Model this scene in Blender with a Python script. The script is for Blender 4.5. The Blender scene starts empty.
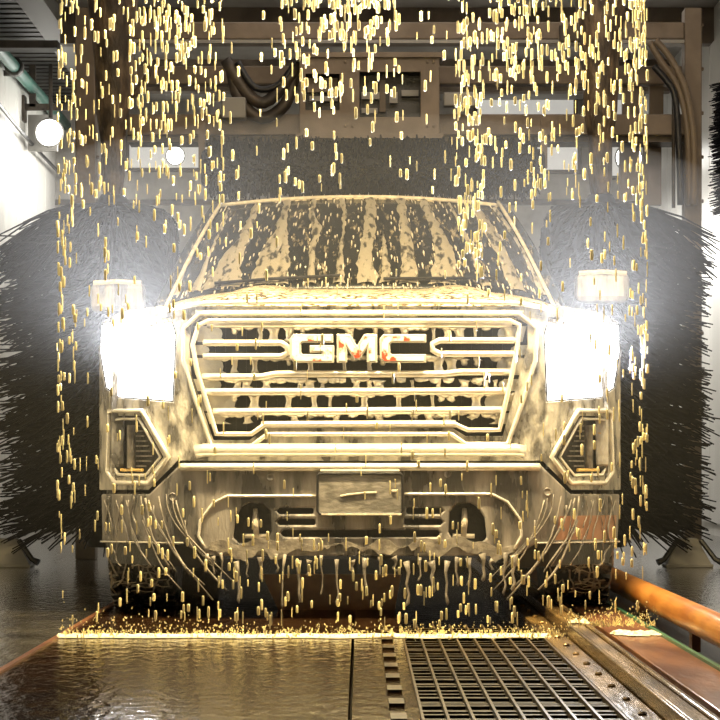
import bpy, bmesh, math, random
from mathutils import Vector, Matrix, noise
from mathutils.geometry import delaunay_2d_cdt

random.seed(11)
C = bpy.context.scene.collection
scene = bpy.context.scene
R = math.radians

# ------------------------------------------------------------------ camera
CAM_Y, CAM_Z, F = -11.0, 0.645, 2760.0
CX, HY = 360.5, 458.0
cam_d = bpy.data.cameras.new('camera')
cam_d.sensor_width = 36.0
cam_d.lens = F / 720.0 * 36.0
cam_d.shift_y = (HY - 360.0) / 720.0
cam_d.clip_end = 200
cam = bpy.data.objects.new('camera', cam_d)
cam.location = (0, CAM_Y, CAM_Z)
cam.rotation_euler = (R(90), 0, 0)
C.objects.link(cam)
scene.camera = cam

# ------------------------------------------------------------------ exposure, world
scene.view_settings.view_transform = 'Standard'
scene.view_settings.look = 'None'
scene.view_settings.gamma = 1.0
scene.view_settings.use_curve_mapping = False
scene.view_settings.exposure = 0.0
scene.cycles.use_denoising = True
scene.cycles.max_bounces = 7
scene.cycles.volume_bounces = 0
scene.cycles.sample_clamp_indirect = 6.0
w = bpy.data.worlds.new('world')
scene.world = w
w.use_nodes = True
w.node_tree.nodes['Background'].inputs[0].default_value = (0.55, 0.52, 0.50, 1)
w.node_tree.nodes['Background'].inputs[1].default_value = 0.05


# ------------------------------------------------------------------ lights
def area(name, loc, target, size, size_y, power, color):
    d = bpy.data.lights.new(name, 'AREA')
    d.shape = 'RECTANGLE'; d.size = size; d.size_y = size_y
    d.energy = power; d.color = color
    o = bpy.data.objects.new(name, d); C.objects.link(o)
    o.location = loc
    o.rotation_euler = (Vector(target) - Vector(loc)).to_track_quat('-Z', 'Y').to_euler()
    return o


def spot(name, loc, target, power, color, cone=60, blend=0.5, radius=0.1):
    d = bpy.data.lights.new(name, 'SPOT')
    d.energy = power; d.color = color; d.spot_size = R(cone); d.spot_blend = blend
    d.shadow_soft_size = radius
    o = bpy.data.objects.new(name, d); C.objects.link(o)
    o.location = loc
    o.rotation_euler = (Vector(target) - Vector(loc)).to_track_quat('-Z', 'Y').to_euler()
    return o


GOLD = (1.0, 0.77, 0.38)
area('arch_light', (0, -0.75, 2.85), (0, -0.50, 0.0), 2.3, 0.12, 410, GOLD)
area('arch_front_light', (0, -3.4, 3.3), (0, 0.2, 0.9), 2.6, 0.3, 30, (1.0, 0.80, 0.50))  # unseen fill added to brighten the truck's upright front faces
area('bay_light', (0.3, 9.5, 4.2), (0.3, 9.5, 0), 3.0, 8.0, 75, (1.0, 0.90, 0.78))
area('bay_front_light', (1.0, 3.0, 4.2), (0.6, 8.0, 2.2), 3.0, 1.0, 60, (1.0, 0.82, 0.64))
area('left_wall_light', (-2.3, 15.0, 3.5), (-3.2, 15.0, 3.0), 4.0, 0.6, 60, (1.0, 0.97, 0.90))
area('right_wall_light', (2.1, 14.0, 2.6), (2.9, 14.0, 1.6), 7.0, 0.8, 110, (1.0, 0.97, 0.92))
for sx, nm in ((-1, 'left'), (1, 'right')):
    spot('headlamp_%s' % nm, (sx * 0.905, 0.02, 1.03), (sx * 0.905, -5, 5.4), 1500, (0.93, 0.95, 1.0), 116, 1.0, 0.07)


# ------------------------------------------------------------------ helpers
def P(px, py, Y=0.0):
    d = Y - CAM_Y
    return Vector(((px - CX) * d / F, Y, CAM_Z + (HY - py) * d / F))


def Yc(x):
    a = abs(x)
    return 0.09 * a * a + 0.30 * max(0.0, (a - 0.72) / 0.31) ** 2


def PS(px, py, off=0.0):
    """point on the curved front of the truck"""
    Y = 0.0
    for _ in range(4):
        x = (px - CX) * (Y - CAM_Y) / F
        Y = Yc(x) + off
    return P(px, py, Y)


ORG = {}


def obj(name, verts, faces, m, parent=None, smooth=False, loc=None, bevel=0, sub=0, auto=None):
    me = bpy.data.meshes.new(name)
    if parent is not None:
        org = ORG[parent.as_pointer()]
        l = (0, 0, 0)
    else:
        if loc is None:
            xs = [v[0] for v in verts]; ys = [v[1] for v in verts]; zs = [v[2] for v in verts]
            loc = ((min(xs) + max(xs)) / 2, (min(ys) + max(ys)) / 2, min(zs))
        org = Vector(loc); l = org
    me.from_pydata([tuple(Vector(v) - org) for v in verts], [], faces)
    bm = bmesh.new(); bm.from_mesh(me)
    bmesh.ops.recalc_face_normals(bm, faces=bm.faces)
    bm.to_mesh(me); bm.free()
    if smooth:
        me.polygons.foreach_set('use_smooth', [True] * len(me.polygons))
    o = bpy.data.objects.new(name, me)
    C.objects.link(o)
    o.location = l
    if parent is not None:
        o.parent = parent
    ORG[o.as_pointer()] = org
    if m is not None:
        me.materials.append(m)
    if bevel:
        b = o.modifiers.new('bevel', 'BEVEL'); b.width = bevel; b.segments = 2
        b.limit_method = 'ANGLE'; b.angle_limit = R(50)
    if sub:
        s = o.modifiers.new('sub', 'SUBSURF'); s.levels = sub; s.render_levels = sub
    if smooth and auto:
        pass
    return o


class MB:
    def __init__(s):
        s.v = []; s.f = []

    def add(s, vs, fs):
        n = len(s.v)
        s.v += [Vector(v) for v in vs]
        s.f += [tuple(i + n for i in f) for f in fs]

    def box(s, x0, x1, y0, y1, z0, z1, M=None):
        vs = [Vector((x, y, z)) for x in (x0, x1) for y in (y0, y1) for z in (z0, z1)]
        if M: vs = [M @ v for v in vs]
        s.add(vs, [(0, 1, 3, 2), (4, 6, 7, 5), (0, 4, 5, 1), (2, 3, 7, 6), (0, 2, 6, 4), (1, 5, 7, 3)])

    def tube(s, pts, rad, n=8, cap=True, closed=False, side=None, flat=1.0):
        pts = [Vector(p) for p in pts]
        k = len(pts)
        rs = rad if isinstance(rad, (list, tuple)) else [rad] * k
        rings = []
        up = side
        for i, p in enumerate(pts):
            a = pts[(i - 1) % k] if (closed or i) else p
            b = pts[(i + 1) % k] if (closed or i < k - 1) else p
            t = (b - a)
            if t.length < 1e-9: t = Vector((0, 0, 1))
            t.normalize()
            ref = up if up is not None else (Vector((0, 1, 0)) if abs(t.y) < 0.9 else Vector((1, 0, 0)))
            e1 = t.cross(ref).normalized(); e2 = e1.cross(t).normalized()
            ring = []
            for j in range(n):
                an = 2 * math.pi * (j + 0.5) / n
                ring.append(p + e1 * math.cos(an) * rs[i] + e2 * math.sin(an) * rs[i] * flat)
            rings.append(ring)
        vs = [v for r in rings for v in r]
        fs = []
        for i in range(k if closed else k - 1):
            i2 = (i + 1) % k
            for j in range(n):
                j2 = (j + 1) % n
                fs.append((i * n + j, i * n + j2, i2 * n + j2, i2 * n + j))
        if cap and not closed:
            fs.append(tuple(range(n))); fs.append(tuple((k - 1) * n + j for j in range(n)))
        s.add(vs, fs)

    def lathe(s, prof, c, axis='Z', n=24):
        vs = []; fs = []
        for r, h in prof:
            for j in range(n):
                a = 2 * math.pi * j / n
                p = (r * math.cos(a), r * math.sin(a), h)
                if axis == 'X': p = (h, p[0], p[1])
                if axis == 'Y': p = (p[0], h, p[1])
                vs.append(Vector(c) + Vector(p))
        k = len(prof)
        for i in range(k - 1):
            for j in range(n):
                j2 = (j + 1) % n
                fs.append((i * n + j, i * n + j2, (i + 1) * n + j2, (i + 1) * n + j))
        fs.append(tuple(range(n))); fs.append(tuple((k - 1) * n + j for j in range(n)))
        s.add(vs, fs)

    def build(s, name, m, parent=None, **k):
        return obj(name, s.v, s.f, m, parent, **k)


def inside(p, poly):
    x, y = p; c = False; n = len(poly)
    for i in range(n):
        x1, y1 = poly[i]; x2, y2 = poly[(i + 1) % n]
        if (y1 > y) != (y2 > y) and x < (x2 - x1) * (y - y1) / (y2 - y1) + x1: c = not c
    return c


def edist(p, poly):
    best = 1e9
    for i in range(len(poly)):
        a = Vector(poly[i]); b = Vector(poly[(i + 1) % len(poly)])
        t = max(0, min(1, (Vector(p) - a).dot(b - a) / max((b - a).length_squared, 1e-12)))
        best = min(best, (a + (b - a) * t - Vector(p)).length)
    return best


def resample(poly, step):
    out = []
    for i in range(len(poly)):
        a = Vector(poly[i]); b = Vector(poly[(i + 1) % len(poly)])
        n = max(1, int(round((b - a).length / step)))
        out += [tuple(a + (b - a) * k / n) for k in range(n)]
    return out


def plate(name, outer, holes, mp, m, parent, step=14, **k):
    """solid sheet: an outline with holes in a 2D frame, mp(a, b, layer 0/1) -> world point"""
    outer = resample(outer, step); holes = [resample(h, step) for h in holes]
    pts = []; edges = []
    for loop in [outer] + holes:
        n0 = len(pts); pts += loop
        edges += [(n0 + i, n0 + (i + 1) % len(loop)) for i in range(len(loop))]
    xs = [p[0] for p in outer]; ys = [p[1] for p in outer]
    a = min(xs) + step / 2
    while a < max(xs):
        b = min(ys) + step / 2
        while b < max(ys):
            if inside((a, b), outer) and edist((a, b), outer) > step * .45 and not any(
                    inside((a, b), h) or edist((a, b), h) < step * .45 for h in holes):
                pts.append((a, b))
            b += step
        a += step
    vo, eo, fo = delaunay_2d_cdt([Vector(p) for p in pts], edges, [], 0, 1e-5)[:3]
    tris = []
    for f in fo:
        c = sum((Vector(vo[i]) for i in f), Vector((0, 0))) / len(f)
        if inside(c, outer) and not any(inside(c, h) for h in holes): tris.append(tuple(f))
    n = len(vo)
    vs = [mp(v[0], v[1], 0) for v in vo] + [mp(v[0], v[1], 1) for v in vo]
    cnt = {}
    for f in tris:
        for i in range(len(f)):
            e = (f[i], f[(i + 1) % len(f)])
            key = (min(e), max(e)); cnt[key] = cnt.get(key, 0) + 1
    fs = list(tris) + [tuple(i + n for i in reversed(f)) for f in tris]
    for (i, j), c in cnt.items():
        if c == 1: fs.append((i, j, j + n, i + n))
    return obj(name, vs, fs, m, parent, **k)


def front(off, thick):
    return lambda a, b, t: PS(a, b, off + t * thick)


def band(mb, pts, w, off, depth, closed=False, step=12, n=8, surf=PS):
    """rounded moulding that follows the truck's front; pts in frame coordinates, w its half height in pixels"""
    if closed: q = resample(pts, step)
    else:
        q = []
        for i in range(len(pts) - 1):
            a = Vector(pts[i]); b = Vector(pts[i + 1])
            m_ = max(1, int(round((b - a).length / step)))
            q += [tuple(a + (b - a) * k / m_) for k in range(m_)]
        q.append(tuple(pts[-1]))
    wp = [surf(x, y, off) for x, y in q]
    r = w / 251.0
    mb.tube(wp, r, n=n, closed=closed, side=Vector((0, 1, 0)), flat=depth / r)


def thing(name, label, cat, loc, group=None):
    o = bpy.data.objects.new(name, None); C.objects.link(o)
    o.empty_display_size = 0.1
    o.location = loc; o['label'] = label; o['category'] = cat
    if group: o['group'] = group
    ORG[o.as_pointer()] = Vector(loc)
    return o


def tag(o, label=None, cat=None, group=None, kind=None):
    if label: o['label'] = label
    if cat: o['category'] = cat
    if group: o['group'] = group
    if kind: o['kind'] = kind
    return o


def mat(name, col, rough=0.5, metal=0.0, col2=None, scale=8.0, stretch=(1, 1, 1), lo=0.4, hi=0.6,
        bump=0.0, bscale=40.0, bdist=0.01, trans=0.0, spec=0.5, emit=None, estr=0.0, detail=4, coat=0.0, rough2=None):
    m = bpy.data.materials.new(name); m.use_nodes = True
    nt = m.node_tree; N = nt.nodes; L = nt.links
    b = N['Principled BSDF']
    b.inputs['Base Color'].default_value = (*col, 1)
    b.inputs['Roughness'].default_value = rough
    b.inputs['Metallic'].default_value = metal
    b.inputs['Transmission Weight'].default_value = trans
    b.inputs['Specular IOR Level'].default_value = spec
    b.inputs['Coat Weight'].default_value = coat
    if emit:
        b.inputs['Emission Color'].default_value = (*emit, 1)
        b.inputs['Emission Strength'].default_value = estr
    tc = N.new('ShaderNodeTexCoord'); mp = N.new('ShaderNodeMapping')
    mp.inputs['Scale'].default_value = stretch
    L.new(tc.outputs['Object'], mp.inputs[0])
    if col2:
        t = N.new('ShaderNodeTexNoise'); t.inputs['Scale'].default_value = scale
        t.inputs['Detail'].default_value = detail
        L.new(mp.outputs[0], t.inputs[0])
        r = N.new('ShaderNodeValToRGB')
        r.color_ramp.elements[0].position = lo; r.color_ramp.elements[0].color = (*col, 1)
        r.color_ramp.elements[1].position = hi; r.color_ramp.elements[1].color = (*col2, 1)
        L.new(t.outputs[0], r.inputs[0]); L.new(r.outputs[0], b.inputs['Base Color'])
        if rough2 is not None:
            q = N.new('ShaderNodeMapRange')
            q.inputs[1].default_value = lo; q.inputs[2].default_value = hi
            q.inputs[3].default_value = rough; q.inputs[4].default_value = rough2
            L.new(t.outputs[0], q.inputs[0]); L.new(q.outputs[0], b.inputs['Roughness'])
    if bump:
        t = N.new('ShaderNodeTexNoise'); t.inputs['Scale'].default_value = bscale
        t.inputs['Detail'].default_value = 3
        L.new(mp.outputs[0], t.inputs[0])
        u = N.new('ShaderNodeBump'); u.inputs['Strength'].default_value = bump
        u.inputs['Distance'].default_value = bdist
        L.new(t.outputs[0], u.inputs['Height']); L.new(u.outputs[0], b.inputs['Normal'])
    return m


M = {}
M['paint'] = mat('soapy_paint', (0.17, 0.16, 0.15), 0.25, 0.4, (0.55, 0.52, 0.47), 16, (1, 1, 0.45), 0.42, 0.58, 0.6, 55, 0.012, rough2=0.6)
M['hood'] = mat('soapy_hood', (0.09, 0.065, 0.035), 0.25, 0.3, (0.72, 0.62, 0.44), 48, (0.8, 0.6, 1), 0.46, 0.54, 1.0, 50, 0.03, rough2=0.6)
M['bumper'] = mat('soapy_chrome', (0.13, 0.125, 0.125), 0.22, 0.6, (0.36, 0.33, 0.31), 9, (1.6, 1, 0.35), 0.4, 0.62, 0.35, 60, 0.008, rough2=0.55)
M['chrome'] = mat('chrome', (0.85, 0.82, 0.76), 0.22, 0.55, (0.95, 0.90, 0.80), 30, bump=0.3, bscale=60, bdist=0.006)
M['foam'] = mat('foam', (0.42, 0.36, 0.29), 0.6, 0, (0.66, 0.60, 0.50), 30, lo=0.35, hi=0.7, bump=0.6, bscale=90, bdist=0.006)
M['wsfoam'] = mat('windshield_foam', (0.03, 0.028, 0.024), 0.4, 0, (0.29, 0.26, 0.215), 34, (1, .4, .4), .38, .47, bump=0.5, bscale=60, bdist=0.006)
M['greyfoam'] = mat('thin_foam', (0.11, 0.095, 0.085), 0.4, 0, (0.30, 0.27, 0.23), 24, lo=0.35, hi=0.7, bump=0.5, bscale=70, bdist=0.006)
M['black'] = mat('black_plastic', (0.012, 0.012, 0.015), 0.35, 0, bump=0.3, bscale=80)
M['rubber'] = mat('tyre_rubber', (0.03, 0.028, 0.027), 0.5, 0, (0.20, 0.18, 0.165), 30, lo=0.48, hi=0.62, bump=0.4, bscale=60)
M['red'] = mat('red_badge', (0.62, 0.05, 0.02), 0.3, 0, (0.85, 0.78, 0.66), 26, lo=0.40, hi=0.50, bump=0.3)
M['brush'] = mat('brush_foam', (0.007, 0.007, 0.010), 0.5, 0, (0.014, 0.014, 0.018), 20, spec=0.12)
M['gantry'] = mat('gantry_metal', (0.16, 0.125, 0.092), 0.55, 0.1, (0.22, 0.175, 0.135), 4, bump=0.1)
M['darkmetal'] = mat('dark_metal', (0.05, 0.042, 0.036), 0.5, 0.3, (0.10, 0.08, 0.06), 8)
M['shaft'] = mat('shaft_wrap', (0.035, 0.024, 0.015), 0.6, 0, (0.13, 0.09, 0.055), 14, (1, 1, 0.4), bump=0.8, bscale=30, bdist=0.02)
M['hose'] = mat('hose_rubber', (0.20, 0.155, 0.11), 0.45)
M['greypanel'] = mat('grey_panel', (0.30, 0.29, 0.27), 0.5)
M['teal'] = mat('teal_paint', (0.05, 0.15, 0.12), 0.4, 0, (0.07, 0.19, 0.15), 6)
M['wall'] = mat('white_wall', (0.62, 0.61, 0.57), 0.35, 0, (0.72, 0.71, 0.67), 2, (1, 1, 0.3), bump=0.15, bscale=8)
M['backwall'] = mat('grey_wall', (0.34, 0.32, 0.29), 0.5, 0, (0.46, 0.44, 0.40), 3)
M['ceiling'] = mat('ceiling', (0.28, 0.26, 0.23), 0.6, 0, (0.36, 0.34, 0.31), 2)
M['deck'] = mat('roof_deck', (0.045, 0.042, 0.038), 0.5, 0.2, (0.08, 0.075, 0.065), 6)
M['lamp'] = mat('lamp_glass', (1, 1, 1), 0.3, emit=(1.0, 0.98, 0.92), estr=14)
M['headlens'] = mat('headlamp_lens', (1, 1, 1), 0.1, emit=(1.0, 0.98, 0.96), estr=7)
M['led'] = mat('headlamp_led', (1, 1, 1), 0.1, emit=(1.0, 1.0, 1.0), estr=40)
M['orange'] = mat('orange_rail', (0.42, 0.15, 0.03), 0.3, 0.3, (0.62, 0.27, 0.06), 12, (1, 0.2, 1), bump=0.4, bscale=20)
M['rail'] = mat('wet_steel', (0.08, 0.05, 0.025), 0.25, 0.5, (0.30, 0.19, 0.07), 14, (1, 0.15, 1), bump=0.3, bscale=30)
M['rust'] = mat('rusty_plate', (0.14, 0.055, 0.03), 0.28, 0.3, (0.27, 0.12, 0.06), 6, (1, 0.3, 1), bump=0.4, bscale=25)
M['green'] = mat('green_paint', (0.03, 0.12, 0.06), 0.4)
M['grate'] = mat('wet_grating', (0.016, 0.011, 0.006), 0.4, 0.0, (0.085, 0.055, 0.022), 20, bump=0.5, bscale=50, bdist=0.004, spec=0.25)
M['crossbar'] = mat('dark_crossbar', (0.010, 0.007, 0.004), 0.45, 0.0, (0.05, 0.032, 0.012), 30, bump=0.5, bscale=50, bdist=0.004, spec=0.2)
M['skid'] = mat('skid_metal', (0.42, 0.27, 0.20), 0.3, 0.2, (0.55, 0.36, 0.26), 8, bump=0.2)
M['water'] = mat('soapy_water', (0.95, 0.84, 0.48), 0.25, 0, spec=0.4)  # yellow of the gold light is painted into the water colour
M['froth'] = mat('froth', (0.90, 0.84, 0.62), 0.4, 0, bump=0.8, bscale=60, bdist=0.01)
M['plate'] = mat('plate_film', (0.16, 0.15, 0.14), 0.3, 0.2, (0.30, 0.28, 0.26), 18, (1, 1, 2), bump=0.3, bscale=40)
M['amber'] = mat('amber', (0.75, 0.50, 0.15), 0.2)
M['brown_mark'] = mat('copper_reflector', (0.42, 0.22, 0.14), 0.3, 0.2)


def wet_floor(name, c1, c2, scale, ripple, rough, spec=0.5, coat=0.3):
    m = bpy.data.materials.new(name); m.use_nodes = True
    nt = m.node_tree; N = nt.nodes; L = nt.links; b = N['Principled BSDF']
    b.inputs['Roughness'].default_value = rough
    b.inputs['Specular IOR Level'].default_value = spec
    b.inputs['Coat Weight'].default_value = coat
    b.inputs['Coat Roughness'].default_value = 0.06
    tc = N.new('ShaderNodeTexCoord')
    t = N.new('ShaderNodeTexNoise'); t.inputs['Scale'].default_value = scale; t.inputs['Detail'].default_value = 8
    L.new(tc.outputs['Object'], t.inputs[0])
    r = N.new('ShaderNodeValToRGB')
    r.color_ramp.elements[0].position = 0.38; r.color_ramp.elements[0].color = (*c1, 1)
    r.color_ramp.elements[1].position = 0.66; r.color_ramp.elements[1].color = (*c2, 1)
    L.new(t.outputs[0], r.inputs[0]); L.new(r.outputs[0], b.inputs['Base Color'])
    mp = N.new('ShaderNodeMapping'); mp.inputs['Scale'].default_value = (1.0, 0.35, 1)
    L.new(tc.outputs['Object'], mp.inputs[0])
    t2 = N.new('ShaderNodeTexNoise'); t2.inputs['Scale'].default_value = 26; t2.inputs['Detail'].default_value = 4
    L.new(mp.outputs[0], t2.inputs[0])
    u = N.new('ShaderNodeBump'); u.inputs['Strength'].default_value = ripple; u.inputs['Distance'].default_value = 0.01
    L.new(t2.outputs[0], u.inputs['Height']); L.new(u.outputs[0], b.inputs['Normal'])
    L.new(u.outputs[0], b.inputs['Coat Normal'])
    return m


M['concrete'] = wet_floor('wet_concrete', (0.06, 0.055, 0.05), (0.15, 0.14, 0.125), 3, 0.35, 0.2, 0.9, 0.7)
M['wetplate'] = wet_floor('wet_steel_plate', (0.014, 0.006, 0.003), (0.050, 0.025, 0.012), 7, 0.55, 0.10, 0.4, 0.0)

# ------------------------------------------------------------------ the room
XL, XR, YB, ZC = -3.2, 2.95, 18.0, 4.4


def structure(mb, name, m, parent=None, **k):
    o = mb.build(name, m, parent, **k)
    if parent is None: o['kind'] = 'structure'
    return o


b = MB(); b.box(-8, 9, -12.5, YB + 0.2, -0.30, -0.16)
structure(b, 'trim_1', M['darkmetal'])
fl = MB()
fl.box(-8, -1.075, -12.5, YB, -0.16, 0)
fl.box(1.30, 9, -12.5, YB, -0.16, 0)
fl.box(-1.075, 1.30, 6.5, YB, -0.16, 0)
floor = structure(fl, 'floor', M['concrete'])

wl = MB(); wl.box(XL - 0.2, XL, -2, YB, 0, ZC)
wall_left = structure(wl, 'wall_left', M['wall'])
for i in range(24):
    s_ = MB(); y = -1.5 + i * 0.8
    s_.box(XL, XL + 0.025, y, y + 0.77, 0.1, ZC - 0.3)
    s_.build('wall_panel', M['wall'], wall_left, bevel=0.01)
wr = MB(); wr.box(XR, XR + 0.2, -2, YB, 0, ZC)
wall_right = structure(wr, 'wall_right', M['wall'])
for i in range(24):
    s_ = MB(); y = -1.5 + i * 0.8
    s_.box(XR - 0.025, XR, y, y + 0.77, 0.1, ZC - 0.3)
    s_.build('wall_panel', M['wall'], wall_right, bevel=0.01)
wb = MB(); wb.box(XL, XR, YB, YB + 0.2, 0, ZC)
wall_back = structure(wb, 'wall_back', M['backwall'])
for zz in (1.1, 2.2, 3.3):
    s_ = MB(); s_.box(XL, XR, YB - 0.03, YB, zz, zz + 0.06)
    s_.build('wall_rib', M['darkmetal'], wall_back)
M['pane'] = mat('lit_pane', (.5, .5, .48), .4, emit=(1.0, .97, .90), estr=0.42)  # glowing panels added for bright patches of back wall, not known windows
for i, (x0, x1, y0, y1) in enumerate(((130, 234, 140, 168), (478, 574, 90, 128), (536, 578, 144, 170), (604, 645, 88, 176), (222, 300, 60, 90))):
    a = P(x0, y1, YB - .05); c = P(x1, y0, YB - .05)
    q = MB(); q.box(a.x, c.x, YB - .08, YB, a.z - .04, a.z); q.box(a.x, c.x, YB - .08, YB, c.z, c.z + .04)
    q.box(a.x - .04, a.x, YB - .08, YB, a.z - .04, c.z + .04); q.box(c.x, c.x + .04, YB - .08, YB, a.z - .04, c.z + .04)
    wn = structure(q, 'window_%d' % (i + 1), M['darkmetal'])
    q = MB(); q.box(a.x, c.x, YB - .05, YB - .03, a.z, c.z); q.build('pane', M['pane'], wn)
M['door'] = mat('dark_door', (0.02, 0.018, 0.016), 0.6)  # dark sheet added to darken the view and reflections beneath the truck
q = MB(); q.box(-2.4, 2.4, YB - .10, YB - .04, 0.0, 2.6); dr = structure(q, 'door_1', M['door'])
for k in range(6):
    q = MB(); q.box(-2.4, 2.4, YB - .13, YB - .10, .04 + k * .43, .43 + k * .43); q.build('door_panel', M['door'], dr, bevel=0.01)
ce = MB(); ce.box(XL - 0.2, XR + 0.2, -2, YB + 0.2, ZC, ZC + 0.2)
ceiling = structure(ce, 'ceiling', M['ceiling'])
# ribbed dark roof deck along the left wall
for i in range(60):
    s_ = MB(); y = 3 + i * 0.25
    s_.box(XL, -2.72, y, y + 0.16, ZC - 0.06, ZC)
    s_.build('deck_rib', M['deck'], ceiling)
s_ = MB(); s_.box(-2.72, -2.5, -2, YB, ZC - 0.14, ZC)
structure(s_, 'trim_2', M['greypanel'])
s_ = MB(); s_.box(XL, -2.40, 10.9, 11.1, 3.90, 3.96)
structure(s_, 'trim_3', M['deck'])
for i, y in enumerate((8.5, 12.0, 15.0)):
    s_ = MB(); s_.box(-2.5, XR, y, y + 0.18, ZC - 0.30, ZC)
    structure(s_, 'trim_%d' % (4 + i), M['gantry'])

# ------------------------------------------------------------------ wash lane floor
lane = thing('wash_lane_deck', 'dark wet steel deck sunk in the floor under the truck', 'deck', (-0.5, 0, 0))
lane['kind'] = 'structure'
q = MB(); q.box(-1.07, -0.03, -5.5, 6.5, -0.16, 0.004); q.build('deck_plate', M['wetplate'], lane)
q = MB(); q.box(-0.02, 0.15, -5.5, 6.5, -0.16, 0.004); q.build('deck_plate', M['wetplate'], lane)
q = MB(); q.box(-1.09, -1.07, -5.5, 6.5, -0.16, 0.010); q.build('edge_strip', M['rust'], lane)
q = MB(); q.box(0.15, 0.66, -5.5, 6.5, -0.16, -0.05); q.build('pit_bottom', M['wetplate'], lane)
for i in range(9):
    q = MB(); y = -4.3 + i * 0.42
    q.box(0.075, 0.115, y, y + 0.16, 0.004, 0.012)
    q.build('cleat', M['grate'], lane)

gr = thing('floor_grating', 'wet steel grating of long bars and cross bars before the truck', 'grating', (0.4, -3.2, -0.05))
for i in range(9):
    x = 0.155 + i * 0.0625
    q = MB(); q.box(x - 0.0035, x + 0.0035, -5.5, -0.4, -0.045, 0.006)
    q.build('long_bar', M['grate'], gr)
for i in range(90):
    y = -5.46 + i * 0.056
    q = MB(); q.box(0.15, 0.66, y, y + 0.030, -0.03, -0.008 + 0.005 * math.sin(i * 1.7))
    q.build('cross_bar', M['crossbar'], gr)
rail = thing('conveyor_track', 'steel conveyor guide track with raised golden edge right of the grating', 'track', (0.85, 0, 0))
q = MB(); q.box(0.66, 0.735, -5.5, 6.5, -0.16, 0.008); q.build('flat_strip', M['rail'], rail)
q = MB(); q.box(0.742, 0.755, -5.5, 6.5, -0.16, 0.05); q.box(0.755, 0.80, -5.5, 6.5, 0.035, 0.048); q.build('guide_angle', M['rail'], rail, bevel=0.004)
q = MB(); q.box(0.803, 0.82, -5.5, 6.5, -0.16, 0.055); q.build('guide_edge', M['rail'], rail, bevel=0.004)
q = MB(); q.box(0.82, 0.90, -5.5, 6.5, -0.16, -0.07); q.build('slot_bottom', M['black'], rail)
q = MB(); q.box(0.90, 1.07, -5.5, 6.5, -0.16, 0.012); q.build('runner_plate', M['rust'], rail, bevel=0.004)
q = MB(); q.box(1.07, 1.085, -5.5, 6.5, -0.16, 0.02); q.build('edge_angle', M['green'], rail)
q = MB(); q.box(1.085, 1.30, -5.5, 6.5, -0.16, -0.03); q.build('gutter', M['black'], rail)
for i in range(22):
    q = MB(); y = -5.0 + i * 0.42
    q.lathe([(0.010, 0), (0.012, 0.004), (0.006, 0.009)], (0.70, y, 0.008), n=8); q.build('bolt', M['rail'], rail)
orr = thing('tyre_guide_rail', 'round orange guide rail on short posts along the right of the track', 'rail', (1.2, 0, 0))
q = MB(); q.tube([(1.17, y, 0.085) for y in (-5.5, -2, 0, 2, 4, 6)], 0.052, n=16); q.build('rail_pipe', M['orange'], orr, smooth=True)
for y in (-3.2, -1.4, 0.4, 2.2, 4.0):
    q = MB(); q.box(1.155, 1.185, y, y + 0.08, -0.03, 0.06); q.build('rail_post', M['rust'], orr)

# ------------------------------------------------------------------ gantry
YG = 6.5


def G(px, py, Y=YG): return P(px, py, Y)


def gbox(mb, x0, x1, y0, y1, Y=YG, th=0.12):
    a = G(x0, y1, Y); c = G(x1, y0, Y)
    mb.box(a.x, c.x, Y, Y + th, a.z, c.z)


gt = thing('wash_gantry', 'tan steel wash gantry frame spanning the bay behind the truck', 'gantry', (0.2, YG, 0))
for nm, x0, x1, y0 in (('post', 685, 702, 8), ('post', 76, 96, 8)):
    a = G(x0, y0); c = G(x1, y0)
    q = MB(); q.box(a.x, c.x, YG - 0.02, YG + 0.16, 0, a.z)
    po = q.build(nm, M['gantry'], gt, bevel=0.008)
    for k in range(9):
        q = MB(); z = a.z - 0.1 - k * 0.28
        q.lathe([(0.012, 0), (0.012, 0.018), (0.006, 0.02)], (c.x, YG + 0.05, z), axis='X', n=8)
        q.build('bolt', M['gantry'], po)
for (x0, x1, y0, y1, dy) in ((96, 685, 22, 39, 0), (96, 685, 66, 84, 0.25), (128, 685, 114, 135, -0.06)):
    q = MB(); gbox(q, x0, x1, y0, y1, YG + dy, 0.14); q.build('cross_beam', M['gantry'], gt, bevel=0.008)
q = MB(); gbox(q, 96, 685, 39.6, 43, YG - 0.03, 0.05); q.build('cable_tray', M['greypanel'], gt)  # pale strip painted in as the highlight line along the upper beam
q = MB(); gbox(q, 128, 685, 135, 142, YG, 0.3); q.build('beam_shadow_flange', M['darkmetal'], gt)  # dark strip built in for the shade under the lower beam
q = MB(); gbox(q, 560, 612, 24, 42, YG - 0.05, 0.06); q.build('junction_box', M['darkmetal'], gt, bevel=0.01)
for (x0, x1, y0, y1) in ((623, 640, 86, 114), (650, 664, 86, 114), (620, 640, 136, 200), (644, 662, 136, 205)):
    q = MB(); gbox(q, x0, x1, y0, y1, YG + 0.35, 0.06); q.build('upright', M['gantry'], gt)
q = MB(); q.tube([G(674, 84, YG - .05), G(674, 120, YG - .08), G(674, 208, YG - .05)], 0.012); q.build('pipe', M['darkmetal'], gt)
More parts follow.
